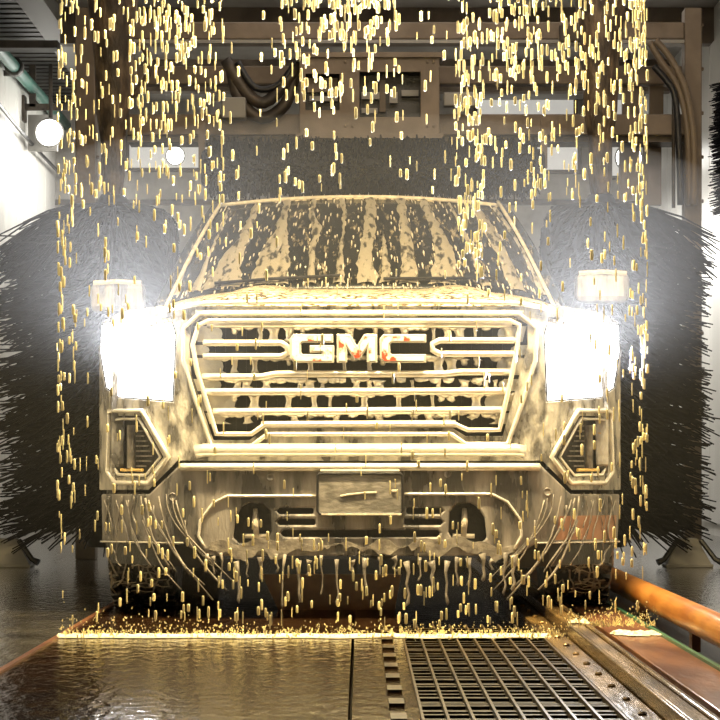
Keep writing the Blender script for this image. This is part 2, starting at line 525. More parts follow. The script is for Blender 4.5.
for k, (pts, m_) in enumerate((
        ([(650, 42), (662, 62), (678, 86), (688, 130), (690, 205)], 'hose'),
        ([(656, 40), (672, 60), (686, 90), (694, 140), (694, 205)], 'hose'),
        ([(654, 66), (668, 82), (676, 100), (680, 160), (681, 205)], 'black'),
        ([(232, 70), (240, 100), (262, 118), (286, 104), (296, 72)], 'darkmetal'),
        ([(226, 60), (250, 96), (270, 100), (300, 64)], 'darkmetal'),
        ([(238, 62), (256, 88), (280, 84), (300, 56)], 'black'),
        ([(120, 30), (134, 70), (128, 100), (108, 130)], 'hose'),
        ([(140, 42), (150, 60), (144, 84), (118, 110)], 'shaft'),
        ([(590, 0), (600, 14), (596, 40), (586, 60)], 'shaft'))):
    from_pts = [G(x, y, YG - 0.10 - 0.02 * k) for x, y in pts]
    # smooth the hose line
    sm = []
    for i in range(len(from_pts) - 1):
        p0 = from_pts[max(0, i - 1)]; p1 = from_pts[i]; p2 = from_pts[i + 1]; p3 = from_pts[min(len(from_pts) - 1, i + 2)]
        for t in (0, .25, .5, .75):
            sm.append(0.5 * ((2 * p1) + (p2 - p0) * t + (2 * p0 - 5 * p1 + 4 * p2 - p3) * t * t + (3 * p1 - p0 - 3 * p2 + p3) * t ** 3))
    sm.append(from_pts[-1])
    q = MB(); q.tube(sm, 0.022 if m_ != 'darkmetal' else 0.04, n=8); q.build('hose', M[m_], gt, smooth=True)

cr = thing('gantry_carriage', 'tan box frame carriage with square openings mid beam', 'carriage', (0.05, YG - 0.4, 2.7))
plate('front_frame', [(300, 55), (440, 55), (440, 135), (300, 135)],
      [[(306, 74), (340, 74), (340, 110), (306, 110)], [(360, 72), (421, 72), (421, 117), (360, 117)]],
      lambda a, b_, t: G(a, b_, YG - 0.38 + 0.05 * t), M['gantry'], cr, step=20, bevel=0.004)
q = MB(); gbox(q, 296, 444, 52, 57, YG - 0.42, 0.32); q.build('top_flange', M['gantry'], cr)
q = MB(); gbox(q, 296, 444, 133, 138, YG - 0.42, 0.32); q.build('bottom_flange', M['gantry'], cr)
q = MB(); gbox(q, 306, 434, 60, 132, YG - 0.16, 0.03); q.build('back_panel', M['black'], cr)
for (x0, x1, y0, y1, m_) in ((362, 380, 92, 99, 'greypanel'), (380, 386, 80, 112, 'darkmetal'), (390, 398, 92, 103, 'greypanel'),
                             (402, 419, 90, 96, 'greypanel'), (362, 378, 108, 113, 'greypanel'), (308, 338, 78, 92, 'gantry'), (310, 338, 96, 101, 'greypanel')):
    q = MB(); gbox(q, x0, x1, y0, y1, YG - 0.24, 0.05); q.build('bracket', M[m_], cr)
for x in (346, 353, 428, 434):
    for y in (62, 126):
        q = MB(); c = G(x, y, YG - 0.38); q.lathe([(0.010, 0), (0.010, -0.012), (0.004, -0.014)], c, axis='Y', n=8); q.build('bolt', M['gantry'], cr)

sb = MB(); gbox(sb, 222, 246, 97, 118, YG - 0.32, 0.16)
o = sb.build('control_box', M['greypanel'], bevel=0.008)
tag(o, 'small grey box fixed on the gantry beam left of the carriage', 'box')
sb = MB(); gbox(sb, 444, 478, 92, 106, YG - 0.25, 0.1)
o = sb.build('motor_housing', M['greypanel'], bevel=0.01)
tag(o, 'grey motor housing on the beam just right of the carriage', 'motor')


# ------------------------------------------------------------------ brushes
def strand(mb, pts, r0):
    n = 3
    k = len(pts)
    mb.tube(pts, [r0 * (1 - 0.6 * i / (k - 1)) for i in range(k)], n=n, cap=False)


def side_brush(cx, cy, label, seed, inner, Rr, base_dx):
    rnd = random.Random(seed)
    t = thing('side_brush', label, 'brush', (cx, cy, 0))
    q = MB(); q.lathe([(0.14, 0.12), (0.20, 0.2), (0.22, 1.0), (0.20, 1.9), (0.12, 2.12), (0.07, 2.2)], (cx, cy, 0), n=20)
    q.build('core', M['brush'], t, smooth=True)
    q = MB(); q.lathe([(0.05, 2.15), (0.07, 2.3), (0.07, 2.5), (0.10, 2.7), (0.11, 3.0), (0.17, 3.5), (0.18, 3.9)], (cx, cy, 0), n=16)
    sh = q.build('drive_shaft', M['shaft'], t, smooth=True)
    s_ = MB()
    levels = 74
    for i in range(levels):
        z0 = 0.27 + i * (1.89 / levels)
        prof = 0.90 + 0.16 * noise.noise(Vector((i * 0.13, seed, 0)))
        for j in range(56):
            a = 2 * math.pi * (j + rnd.random()) / 56
            rr = Rr * prof * (0.84 + 0.2 * noise.noise(Vector((math.cos(a) * 2, math.sin(a) * 2, z0 * 6 + seed))) + rnd.uniform(-.10, .14))
            dz = rnd.uniform(-.05, .05) - (0.05 if i < levels - 8 else 0.12)
            pts = []
            for k in range(4):
                f = 0.12 + (rr - 0.12) * k / 3
                x = cx + math.cos(a) * f; y = cy + math.sin(a) * f
                if inner > 0: x = max(x, inner + 0.01 * rnd.random())
                else: x = min(x, inner - 0.01 * rnd.random())
                pts.append((x, y, max(0.03, z0 + dz * (k / 3) ** 2 * 2)))
            strand(s_, pts, 0.012)
    o = s_.build('bristle', M['brush'], t); o['kind'] = 'stuff'
    # foot frame
    bx = cx + base_dx
    fy = cy + 0.05
    q = MB()
    q.box(bx - 0.14, bx + 0.14, fy - 0.12, fy + 0.12, 0, 0.02)
    q.build('foot_plate', M['greypanel'], t, bevel=0.005)
    a = Vector((bx, fy, 0))
    vs = [a + Vector(v) for v in ((-.13, -.1, .02), (.13, -.1, .02), (.13, .1, .02), (-.13, .1, .02), (-.06, -.05, .17), (.05, -.05, .17), (.05, .05, .17), (-.06, .05, .17))]
    obj('foot_hub', vs, [(0, 1, 5, 4), (1, 2, 6, 5), (2, 3, 7, 6), (3, 0, 4, 7), (4, 5, 6, 7), (0, 3, 2, 1)], M['greypanel'], t)
    for sx in (-1, 1):
        q = MB(); q.tube([a + Vector((sx * .07, -.08, .16)), a + Vector((sx * .15, -.11, .05)), a + Vector((sx * .19, -.12, .03))], [.016, .016, .022], n=8)
        q.build('foot_arm', M['black'], t)
    return t


side_brush(1.42, 5.3, 'tall black side brush with shaggy bristles right of the truck', 3, 1.09, 0.76, 0.52)
side_brush(-1.46, 5.3, 'tall black side brush with shaggy bristles left of the truck', 7, -1.09, 0.84, -0.62)

tb = thing('top_brush', 'horizontal black roller brush hanging just above the truck roof', 'brush', (0.1, 6.1, 2.4))
q = MB(); q.lathe([(0.10, -0.98), (0.12, -0.96), (0.12, 1.12), (0.10, 1.14)], (0, 6.1, 2.44), axis='X', n=16); q.build('core', M['brush'], tb)
s_ = MB(); rnd = random.Random(5)
for i in range(95):
    x = -0.93 + i * 0.0215
    for j in range(26):
        a = 2 * math.pi * (j + rnd.random()) / 26
        rr = 0.19 + rnd.uniform(-.03, .02)
        strand(s_, [(x + rnd.uniform(-.01, .01) * k, 6.1 + math.cos(a) * (.08 + (rr - .08) * k / 2), 2.44 + math.sin(a) * (.08 + (rr - .08) * k / 2)) for k in range(3)], 0.014)
o = s_.build('bristle', M['brush'], tb); o['kind'] = 'stuff'
q = MB(); q.box(-1.0, -0.96, 6.08, 6.12, 2.44, 2.75); q.build('hanger', M['gantry'], tb)
q = MB(); q.box(1.12, 1.16, 6.08, 6.12, 2.44, 2.75); q.build('hanger', M['gantry'], tb)

# another brush far right, seen as a sliver
t = thing('tall_brush', 'sliver of dark brush high at the right edge beyond the gantry post', 'brush', (2.62, 9.0, 2.3))
q = MB(); q.lathe([(0.05, 2.4), (0.06, 3.4)], (2.72, 9.0, 0), n=12); q.build('core', M['brush'], t)
s_ = MB()
for i in range(50):
    for j in range(24):
        a = 2 * math.pi * (j + rnd.random()) / 24; rr = 0.17 + rnd.uniform(-.03, .03); z = 2.45 + i * .019
        strand(s_, [(2.72 + math.cos(a) * rr * k / 2, 9 + math.sin(a) * rr * k / 2, z - .02 * k) for k in range(3)], 0.01)
o = s_.build('bristle', M['brush'], t); o['kind'] = 'stuff'

# ------------------------------------------------------------------ wall lamps, pipe, cable
def flood_lamp(px, py, Y, label, s=1.0, bracket=True):
    c = P(px, py, Y)
    t = thing('flood_lamp', label, 'lamp', c)
    q = MB(); q.lathe([(0.05 * s, 0.14), (0.13 * s, 0.10), (0.16 * s, 0.0), (0.165 * s, -0.03)], c, axis='Y', n=24)
    q.build('housing', M['greypanel'], t, smooth=True)
    q = MB(); q.lathe([(0.15 * s, -0.02), (0.13 * s, -0.05), (0.06 * s, -0.075), (0.01, -0.08)], c, axis='Y', n=24)
    q.build('lens', M['lamp'], t, smooth=True)
    if bracket:
        q = MB(); q.tube([c + Vector((0, .1, .1)), Vector((c.x, c.y + .1, ZC))], 0.02); q.build('bracket', M['darkmetal'], t)
    return t


flood_lamp(50, 133, 14.8, 'bright white floodlight hanging off the left wall under a bracket', 0.85)
flood_lamp(176, 156, YB - .22, 'small bright white lamp on the back wall left of the truck roof', 0.62)
flood_lamp(629, 158, 14.5, 'glowing white lamp seen through the gantry, right of the side brush shaft', 0.8)
t = thing('lamp_bracket', 'dark cross-shaped steel bracket fixed to the left wall above the floodlight', 'bracket', P(33, 107, 15))
a = P(33, 107, 15)
q = MB(); q.box(XL + .02, a.x + .40, 14.98, 15.04, a.z - .03, a.z + .03); q.build('arm', M['darkmetal'], t)
q = MB(); q.box(a.x - .03, a.x + .03, 14.98, 15.04, a.z, ZC - .01); q.build('drop_rod', M['darkmetal'], t)
q = MB(); q.box(XL + .02, XL + .05, 14.9, 15.1, a.z - .14, a.z + .1); q.build('wall_plate', M['darkmetal'], t)
q = MB(); q.box(XL + .06, a.x + .22, 15.10, 15.20, a.z - .40, a.z - .06); q.build('gear_box', M['greypanel'], t)

q = MB(); q.tube([(-3.08, y, 4.13) for y in (4, 8, 12, 17.9)], 0.055, n=12)
t = thing('wall_pipe', 'teal green pipe running along the top of the left wall', 'pipe', (-3.08, 8, 4.1))
q.build('pipe_run', M['teal'], t, smooth=True)
for y in (9.6, 13.6):
    q = MB(); q.lathe([(0.075, -.06), (0.085, -.05), (0.085, .05), (0.075, .06)], (-3.08, y, 4.13), axis='Y', n=12); q.build('clamp', M['deck'], t)
    q = MB(); q.box(-3.18, -3.06, y - .02, y + .02, 4.05, 4.10); q.build('bracket', M['deck'], t)
q = MB(); q.tube([(-3.10, 9.9 + i, 3.82 - 0.06 * math.sin(i * 0.4) - 0.03 * i) for i in range(9)], 0.018, n=6)
o = q.build('wall_cable', M['black']); tag(o, 'thin black cable sagging along the white left wall', 'cable')

# ------------------------------------------------------------------ the truck
truck = thing('pickup_truck', 'soapy light pickup truck with glaring headlights and big chrome grille', 'truck', (0, 2.8, 0))

GR = [(193, 324), (206, 317), (514, 317), (528, 324), (528, 345), (520, 375), (503, 436), (466, 436), (453, 428), (266, 428), (250, 440), (214, 440), (192, 375), (190, 345)]
HLl = [(101, 324), (172, 317), (177, 335), (174, 402), (119, 398), (106, 388), (100, 352)]
FGl = [(115, 416), (141, 416), (164, 457), (148, 477), (118, 477), (113, 470)]


def mir(poly): return [(721 - x, y) for x, y in reversed(poly)]


HLr = mir(HLl); FGr = mir(FGl)
UP = [(160, 306), (561, 306), (600, 312), (619, 322), (621, 345), (621, 490), (572, 490), (543, 461), (178, 461), (149, 490), (100, 490), (100, 345), (102, 322), (121, 312)]
plate('front_fascia', UP, [GR, HLl, HLr, FGl, FGr], front(0, 0.05), M['paint'], truck, step=13, smooth=False, bevel=0.006)

# hood
nu, nv = 44, 26
vs = []; fs = []
for j in range(nv + 1):
    v = j / nv
    for i in range(nu + 1):
        u = -1 + 2 * i / nu
        x = u * (0.985 - 0.02 * v)
        y0 = Yc(x) + 0.0
        y = y0 + (1.38 - y0 - 0.0) * v + 0.0
        z = 1.245 + 0.055 * (1 - math.exp(-v * 9)) + 0.105 * v - 0.10 * abs(u) ** 5 - 0.02 * u * u
        z += 0.022 * max(0, 1 - (abs(u) - 0.45) ** 2 / 0.02) * (1 - math.exp(-v * 5))
        vs.append((x, y, z))
for j in range(nv):
    for i in range(nu):
        a = j * (nu + 1) + i
        fs.append((a, a + 1, a + nu + 2, a + nu + 1))
hood = obj('hood', vs, fs, M['hood'], truck, smooth=True)
sd = hood.modifiers.new('solid', 'SOLIDIFY'); sd.thickness = 0.03
# chrome lip under the hood edge
q = MB(); band(q, [(168, 309), (205, 303), (290, 301.5), (432, 301.5), (516, 303), (553, 309)], 2.6, -0.012, 0.012); q.build('hood_lip', M['chrome'], truck, smooth=True)
q = MB(); band(q, [(196, 312), (524, 312)], 2.2, -0.006, 0.008); q.build('grille_header', M['chrome'], truck, smooth=True)

# grille
gt_ = plate('grille', list(GR), [], front(0.12, 0.02), M['black'], truck, step=20)
q = MB()
for k in range(31):
    x = 205 + k * 10.3
    q.tube([PS(x, 320, 0.09), PS(x, 432, 0.09)], 0.004, n=4)
q.build('mesh_wire', M['black'], gt_)
q = MB(); band(q, [(199, 325), (210, 320.5), (510, 320.5), (520, 325), (518, 345), (513, 372), (500, 430), (468, 430), (455, 424), (266, 424), (252, 434), (217, 434), (198, 372), (193, 345)], 2.6, -0.012, 0.014, closed=True)
q.build('inner_frame', M['chrome'], gt_, smooth=True)
q = MB(); band(q, [(184, 328), (200, 313.5), (519, 313.5), (537, 328), (536, 360), (524, 400), (508, 444), (466, 444), (452, 434), (268, 434), (252, 446), (212, 446), (196, 400), (184, 360)], 2.4, -0.008, 0.014, closed=True)
q.build('outer_frame', M['chrome'], gt_, smooth=True)
bars = [
    ([(208, 323.5), (512, 323.5)], 4.8), ([(203, 377), (262, 377), (276, 374), (446, 374), (460, 372), (512, 372)], 3.9),
    ([(204, 392), (510, 391)], 4.0), ([(214, 412), (506, 410)], 4.0),
    ([(262, 425), (456, 424)], 4.2)]
for pts, w_ in bars:
    q = MB(); band(q, pts, w_, 0.012, 0.022); q.build('grille_bar', M['chrome'], gt_, smooth=True)
q = MB(); band(q, [(204, 343), (282, 343), (288, 347), (288, 353), (282, 356.5), (204, 356.5)], 3.5, -0.002, 0.02, step=6); q.build('grille_bar', M['chrome'], gt_, smooth=True)
q = MB(); band(q, [(516, 340.5), (440, 340.5), (433, 344), (433, 350), (440, 354), (516, 354)], 3.5, -0.002, 0.02, step=6); q.build('grille_bar', M['chrome'], gt_, smooth=True)
# gussets where the bars run into the frame
for sgn in (0, 1):
    for (y0, y1, x0, x1) in ((326, 342, 202, 223), (358, 375, 200, 224), (394, 411, 206, 236), (413, 424, 214, 226), (345, 355, 200, 210), (379, 391, 202, 222)):
        ym = (y0 + y1) / 2
        poly = [(x0 - 8, y0), (x1 - 6, y0), (x1 - 1, (y0 + ym) / 2), (x1, ym), (x1 - 1, (y1 + ym) / 2), (x1 + 6, y1), (x0 - 4, y1)]
        if sgn: poly = mir(poly)
        plate('gusset', poly, [], front(0.045, 0.02), M['chrome'], gt_, step=12)
# foam webs hanging over the grille openings
q = MB(); rnd = random.Random(21)
for (y0, y1) in ((327, 342), (358, 373), (380, 389), (394, 409), (414, 423)):
    x = 222
    while x < 500:
        x += rnd.choice((9, 13, 16, 20, 26, 34))
        if y0 < 400 and 286 < x < 430 and y0 in (327, 358) and rnd.random() < .3: continue
        wv = rnd.uniform(1.6, 5.5); k = rnd.choice((1.0, 1.0, 1.0, .5))
        ye = y0 + (y1 - y0) * k
        pts = [PS(x + rnd.uniform(-.6, .6), y0 + (ye - y0) * f, 0.02 + .01 * f) for f in (0, .25, .5, .75, 1)]
        pr = [wv * 1.6, wv * 1.1, wv * .9, wv * 1.0, wv * (1.6 if k == 1 else .6)]
        q.tube(pts, [p / 251 for p in pr], n=6, side=Vector((0, 1, 0)), flat=.4)
    for kx in range(34):
        x = rnd.uniform(222, 498)
        yy = y0 + rnd.uniform(1.0, 3.5); q.tube([PS(x, y0 - 2, .01), PS(x, yy - 1, .015), PS(x, yy, .02)], [rnd.uniform(5, 8) / 251, 5 / 251, 2.5 / 251], n=6, side=Vector((0, 1, 0)), flat=.4)
o = q.build('foam_web', M['chrome'], gt_, smooth=True); o['kind'] = 'stuff'

# badge
L_G = [(294, 335), (333, 335), (333, 342), (303, 342), (301, 344), (301, 353), (303, 355), (323, 355), (323, 352), (311, 352), (311, 346), (334, 346), (334, 362), (295, 362), (291, 358), (291, 339)]
L_M = [(338, 362), (338, 335), (350, 335), (357.5, 347), (365, 335), (377, 335), (377, 362), (368, 362), (368, 346), (360, 359), (355, 359), (347, 346), (347, 362)]
L_C = [(384, 335), (426, 335), (426, 342), (392, 342), (390, 344), (390, 353), (392, 355), (426, 355), (426, 362), (385, 362), (381, 358), (381, 339)]


def inset(poly, d):
    out = []; n = len(poly)
    area_ = sum(poly[i][0] * poly[(i + 1) % n][1] - poly[(i + 1) % n][0] * poly[i][1] for i in range(n))
    s = 1 if area_ > 0 else -1
    for i in range(n):
        a = Vector(poly[i - 1]); b_ = Vector(poly[i]); c = Vector(poly[(i + 1) % n])
        e1 = (b_ - a).normalized(); e2 = (c - b_).normalized()
        n1 = Vector((-e1.y, e1.x)) * s; n2 = Vector((-e2.y, e2.x)) * s
        m_ = (n1 + n2)
        m_ = m_ / max(0.35, m_.length_squared) * 2
        out.append(tuple(b_ + m_ * d))
    return out


for L_ in (L_G, L_M, L_C):
    lt = plate('badge_letter', inset(L_, -0.8), [], front(-0.035, 0.05), M['chrome'], gt_, step=8, bevel=0.003)
    lt['label'] = 'chrome edged red letter of the GMC badge'
    # red inlay as a slightly recessed face set in the letter
    nm = plate('inlay', inset(L_, 1.3), [], front(-0.040, 0.01), M['red'], lt, step=8)
    # keep thing > part > sub-part: inlays belong to the grille badge
    nm.parent = truck
    nm.name = 'badge_inlay'


# headlights
for side, HL in (('l', HLl), ('r', HLr)):
    hd = plate('headlight', inset(HL, 1.0), [], front(0.07, 0.03), M['black'], truck, step=14)
    hd['label'] = 'glaring headlight in the ' + ('left' if side == 'l' else 'right') + ' front corner'
    plate('lens', inset(HL, 1.5), [], front(0.01, 0.02), M['headlens'], hd, step=14, bevel=0.004)
    f = (lambda x: x) if side == 'l' else (lambda x: 721 - x)
    for yy in (338, 358, 378):
        q = MB(); c = PS(f(138), yy, -0.0)
        q.lathe([(0.045, 0.01), (0.042, -.006), (0.02, -.014), (0.002, -.016)], c, axis='Y', n=16)
        q.build('projector', M['led'], hd, smooth=True)

# fog lamps
for side, FG in (('l', FGl), ('r', FGr)):
    f = (lambda x: x) if side == 'l' else (lambda x: 721 - x)
    fg = plate('fog_lamp', inset(FG, -1), [], front(0.10, 0.02), M['black'], truck, step=12)
    q = MB(); band(q, [(f(x), y) for x, y in ((110, 411), (143, 411), (169, 457), (150, 483), (116, 483), (108, 473))], 2.6, -0.010, 0.014, closed=True, step=9); q.build('outer_frame', M['chrome'], fg, smooth=True)
    q = MB(); band(q, [(f(x), y) for x, y in ((117, 419), (140, 419), (161, 457), (147, 475), (119, 475), (115, 468))], 1.7, 0.008, 0.012, closed=True, step=9); q.build('inner_frame', M['chrome'], fg, smooth=True)
    for k in range(9):
        y = 426 + k * 5
        x1 = 141 + (y - 426) * 0.42 if y < 458 else 155 - (y - 458)
        q = MB(); q.tube([PS(f(137), y, .07), PS(f(x1), y, .05)], 0.0045, n=4); q.build('fin', M['greyfoam'], fg)
    q = MB(); q.tube([PS(f(131.5), 425, .05), PS(f(131.5), 468, .05)], 0.017, n=10); q.build('light_tube', M['greyfoam'], fg)
    for k in range(5):
        q = MB(); q.box(0, 0.012, 0, 0.01, 0, 0.014, Matrix.Translation(PS(f(121) - 1.5, 436 + k * 7, .04))); q.build('led_dot', M['amber'], fg)
    q = MB(); q.tube([PS(f(122), 470, .03), PS(f(143), 470, .03)], 0.007, n=6); q.build('lower_trim', M['amber'], fg)

# bumper
TOl = [(234, 538), (236, 518), (242, 508), (250, 503), (264, 504), (271, 512), (272, 532), (266, 542), (240, 543)]
TOr = mir(TOl)
SL = [[(280, 508), (314, 508), (314, 514), (280, 514), (277, 511)], [(280, 519), (316, 519), (316, 525), (280, 525), (277, 522)],
      [(407, 508), (441, 508), (444, 511), (441, 514), (407, 514)], [(405, 519), (441, 519), (444, 522), (441, 525), (405, 525)],
      [(284, 530), (438, 530), (441, 533), (438, 537), (284, 537), (281, 533)]]
BU = [(102, 494), (150, 494), (180, 465), (541, 465), (571, 494), (620, 494), (618, 541), (537, 543), (518, 556), (203, 556), (184, 543), (103, 541)]
bump = plate('front_bumper', BU, [TOl, TOr] + SL, front(-0.035, 0.05), M['bumper'], truck, step=13, bevel=0.007)
plate('bumper_backing', [(215, 498), (506, 498), (506, 550), (215, 550)], [], front(0.04, 0.02), M['black'], bump, step=20)
q = MB(); band(q, [(181, 467), (540, 467)], 4.2, -0.042, 0.026); q.build('step_pad', M['chrome'], bump, smooth=True)
q = MB(); band(q, [(196, 452), (206, 450), (515, 450), (525, 452)], 7.0, -0.004, 0.034); q.build('upper_moulding', M['chrome'], truck, smooth=True)
for poly in ([(316, 496), (228, 496), (214, 503), (201, 520), (199, 536), (206, 549)], [(405, 494), (492, 494), (508, 502), (521, 520), (522, 536), (515, 549)]):
    q = MB(); band(q, poly, 1.6, -0.040, 0.010, step=6); q.build('crease', M['chrome'], bump, smooth=True)
for x, y in ((271, 477), (448, 474), (548, 492), (173, 497)):
    q = MB(); c = PS(x, y, -0.036)
    q.lathe([(0.018, 0.01), (0.018, -.004), (0.014, -.006), (0.012, -.002), (0.003, -.003)], c, axis='Y', n=16); q.build('parking_sensor', M['bumper'], bump, smooth=True)
for f in ((lambda x: x), (lambda x: 721 - x)):
    q = MB()
    q.tube([PS(f(256), 509, .01), PS(f(256), 522, -.015), PS(f(257), 536, .0)], [.010, .014, .012], n=8)
    q.tube([PS(f(246), 536, .005), PS(f(268), 536, .005)], .010, n=8)
    q.build('tow_hook', M['foam'], bump, smooth=True)
    # dark corner valance
    plate('valance', [(f(x), y) for x, y in ((106, 543), (186, 545), (204, 560), (200, 568), (112, 563))], [], front(0.02, 0.04), M['black'], bump, step=14)
    q = MB(); band(q, [(f(102), 541.5), (f(184), 543)], 1.0, -.036, .008); q.build('lower_crease', M['chrome'], bump)
o = plate('reflector', [(560, 516), (617, 515), (616, 539), (556, 540)], [], front(-0.0375, 0.01), M['brown_mark'], bump, step=12)
o['label'] = 'coppery lower corner of the bumper'

# licence plate (blank under the foam, lettering cannot be made out)
lp = plate('licence_plate', [(320, 472), (401, 472), (404, 475), (404, 512), (401, 515), (320, 515), (317, 512), (317, 475)], [], front(-0.058, 0.02), M['plate'], truck, step=20, bevel=0.003)
q = MB(); band(q, [(320, 473.5), (401, 473.5), (403, 476), (403, 511), (401, 513.5), (320, 513.5), (318, 511), (318, 476)], 1.3, -0.062, 0.006, closed=True, step=8); q.build('plate_frame', M['black'], lp, smooth=True)
q = MB(); band(q, [(321, 470.8), (400, 470.8)], 1.4, -0.062, 0.006); q.build('foam_ridge', M['chrome'], lp)
q = MB(); band(q, [(341, 496), (350, 494.5), (364, 493), (377, 492.5)], 1.2, -0.062, 0.004, step=5); band(q, [(322, 514.5), (402, 514.5)], 1.3, -0.064, 0.006); band(q, [(392, 491), (397, 491)], 1.6, -0.062, 0.004, step=3); q.build('foam_smear', M['foam'], lp)

# foam on the bumper: scalloped fringe and drips
rnd = random.Random(4)
poly = []
for k in range(105):
    x = 205 + k * 3
    nz = noise.noise(Vector((x * .045, 2.3, 0))) + .8 * max(0, noise.noise(Vector((x * .12, 7.1, 0))))
    poly.append((x, 545 + 14 * nz))
for k in range(52):
    x = 517 - k * 6
    poly.append((x, 536 + 9 * noise.noise(Vector((x * .05, 5.5, 0)))))
poly = [(a, b_ + 6) for a, b_ in poly]
o = plate('foam_fringe', poly, [], front(-0.043, 0.012), M['greyfoam'], bump, step=9, bevel=0.003)
q = MB()
drips = [(x_, rnd.uniform(552, 562), rnd.uniform(568, 612)) for x_ in (207, 214, 222, 238, 247, 262, 278, 284, 300, 309, 322, 338, 352, 366, 380, 395, 408, 420, 433, 447, 458, 470, 484, 492, 505, 514)]
for x_, ya, yb in drips:
    r_ = rnd.uniform(.9, 2.2) / 251
    q.tube([PS(x_ + rnd.uniform(-1.5, 1.5), ya + (yb - ya) * f_, -.045) for f_ in (0, .25, .5, .75, .93, 1)], [r_ * 2.2, r_ * 1.1, r_ * .8, r_ * .8, r_ * 1.2, r_ * .3], n=6)
for f in ((lambda x: x), (lambda x: 721 - x)):
    for (xa, xb, ya, yb) in ((112, 122, 545, 566), (126, 150, 500, 566), (140, 176, 496, 572), (150, 205, 500, 585), (158, 212, 496, 600), (166, 218, 494, 572), (122, 128, 496, 545), (128, 142, 500, 556), (145, 168, 498, 566), (154, 192, 505, 575), (172, 232, 498, 580), (144, 182, 520, 590), (116, 116, 500, 560), (106, 107, 500, 535), (176, 226, 500, 590), (184, 214, 520, 566), (110, 112, 496, 545), (118, 120, 500, 530), (133, 136, 496, 528)):
        pts = []
        for k in range(9):
            s = k / 8
            pts.append(PS(f(xa + (xb - xa) * s ** 1.6 + 1.5 * math.sin(s * 7 + xa)), ya + (yb - ya) * s, -0.045))
        r_ = rnd.uniform(.5, 1.3) / 251
        q.tube(pts, [r_ * (.7 + .5 * rnd.random()) for _ in pts], n=5)
o = q.build('foam_drip', M['greyfoam'], bump, smooth=True); o['kind'] = 'stuff'

# body sides with wheel arches (plates in the Y-Z plane)
def arch(cy, r, z0):
    out = []
    for k in range(13):
        a = math.pi * k / 12
        out.append((cy - r * math.cos(a), max(z0, 0.40 + r * math.sin(a))))
    return out


for s in (-1, 1):
    poly = [(0.33, 0.62), (0.45, 0.50)] + arch(0.98, 0.50, 0.46) + arch(4.75, 0.50, 0.46) + [(5.4, 0.46), (5.75, 0.60), (5.78, 1.30), (4.2, 1.30), (4.1, 1.26), (1.35, 1.24), (0.34, 1.16)]
    plate('body_side', poly, [], lambda a, b_, t, s=s: Vector((s * (1.02 - 0.04 * max(0, (b_ - 0.9) / 0.4) ** 2 - 0.05 * t), a, b_)), M['paint'], truck, step=0.16, bevel=0.006)
    for cy in (0.98, 4.75):
        q = MB(); q.tube([(s * 1.02, cy - .5 * math.cos(math.pi * k / 16), .40 + .5 * math.sin(math.pi * k / 16)) for k in range(17)], 0.022, n=6)
        q.build('wheel_arch', M['black'], truck, smooth=True)
    q = MB(); q.box(s * 1.02 - .01, s * 1.02 + .01, 2.0, 2.03, 0.5, 1.24); q.box(s * 1.02 - .01, s * 1.02 + .01, 3.1, 3.13, 0.5, 1.24); q.build('door_gap', M['black'], truck)
q = MB(); q.box(-.97, .97, 0.5, 5.7, 0.50, 0.60); q.box(-.97, .97, 1.45, 1.5, .5, 1.2); q.box(-.6, .6, 0.42, 0.48, .35, .75); q.build('underbody', M['black'], truck)
q = MB(); q.box(-.97, .97, 5.70, 5.76, 0.6, 1.3); q.build('tailgate', M['paint'], truck, bevel=0.01)
q = MB(); q.box(-.95, .95, 4.15, 5.7, 0.85, 0.9); q.build('bed_floor', M['black'], truck)


# cab
def WS(u, v, off=0.0):
    hw = (1.0 - v) * 0.885 + v * 0.685
    y = 1.33 + (2.18 - 1.33) * v + (0.28 - 0.14 * v) * u * u
    z = 1.405 + (1.885 - 1.405) * v - 0.03 * u * u * v + 0.02 * math.sin(math.pi * v) - .05 * (1 - v) * u ** 4
    p = Vector((u * hw, y, z))
    return p + Vector((0, -0.49, 0.87)) * off


def grid(fn, nu, nv):
    vs = [fn(-1 + 2 * i / nu, j / nv) for j in range(nv + 1) for i in range(nu + 1)]
    fs = [(j * (nu + 1) + i, j * (nu + 1) + i + 1, (j + 1) * (nu + 1) + i + 1, (j + 1) * (nu + 1) + i) for j in range(nv) for i in range(nu)]
    return vs, fs


glass = bpy.data.materials.new('soapy_glass'); glass.use_nodes = True
nt = glass.node_tree; N = nt.nodes; L = nt.links; pb = N['Principled BSDF']
tc = N.new('ShaderNodeTexCoord'); mp_ = N.new('ShaderNodeMapping'); mp_.inputs['Scale'].default_value = (1.5, 0.35, 0.35)
L.new(tc.outputs['Object'], mp_.inputs[0])
n1 = N.new('ShaderNodeTexNoise'); n1.inputs['Scale'].default_value = 26; n1.inputs['Detail'].default_value = 6; n1.inputs['Roughness'].default_value = .7
L.new(mp_.outputs[0], n1.inputs[0])
cr_ = N.new('ShaderNodeValToRGB'); cr_.color_ramp.elements[0].position = .55; cr_.color_ramp.elements[0].color = (.006, .008, .009, 1)
cr_.color_ramp.elements[1].position = .66; cr_.color_ramp.elements[1].color = (.26, .22, .16, 1)
L.new(n1.outputs[0], cr_.inputs[0]); L.new(cr_.outputs[0], pb.inputs['Base Color'])
pb.inputs['Roughness'].default_value = .25
bp = N.new('ShaderNodeBump'); bp.inputs['Strength'].default_value = .5; bp.inputs['Distance'].default_value = .006
L.new(n1.outputs[0], bp.inputs['Height']); L.new(bp.outputs[0], pb.inputs['Normal'])
M['glass'] = glass
M['sideglass'] = mat('dark_glass', (0.01, 0.012, 0.013), 0.08, 0)

vs, fs = grid(WS, 30, 14)
ws = obj('windshield', vs, fs, M['glass'], truck, smooth=True)
sd = ws.modifiers.new('solid', 'SOLIDIFY'); sd.thickness = 0.012
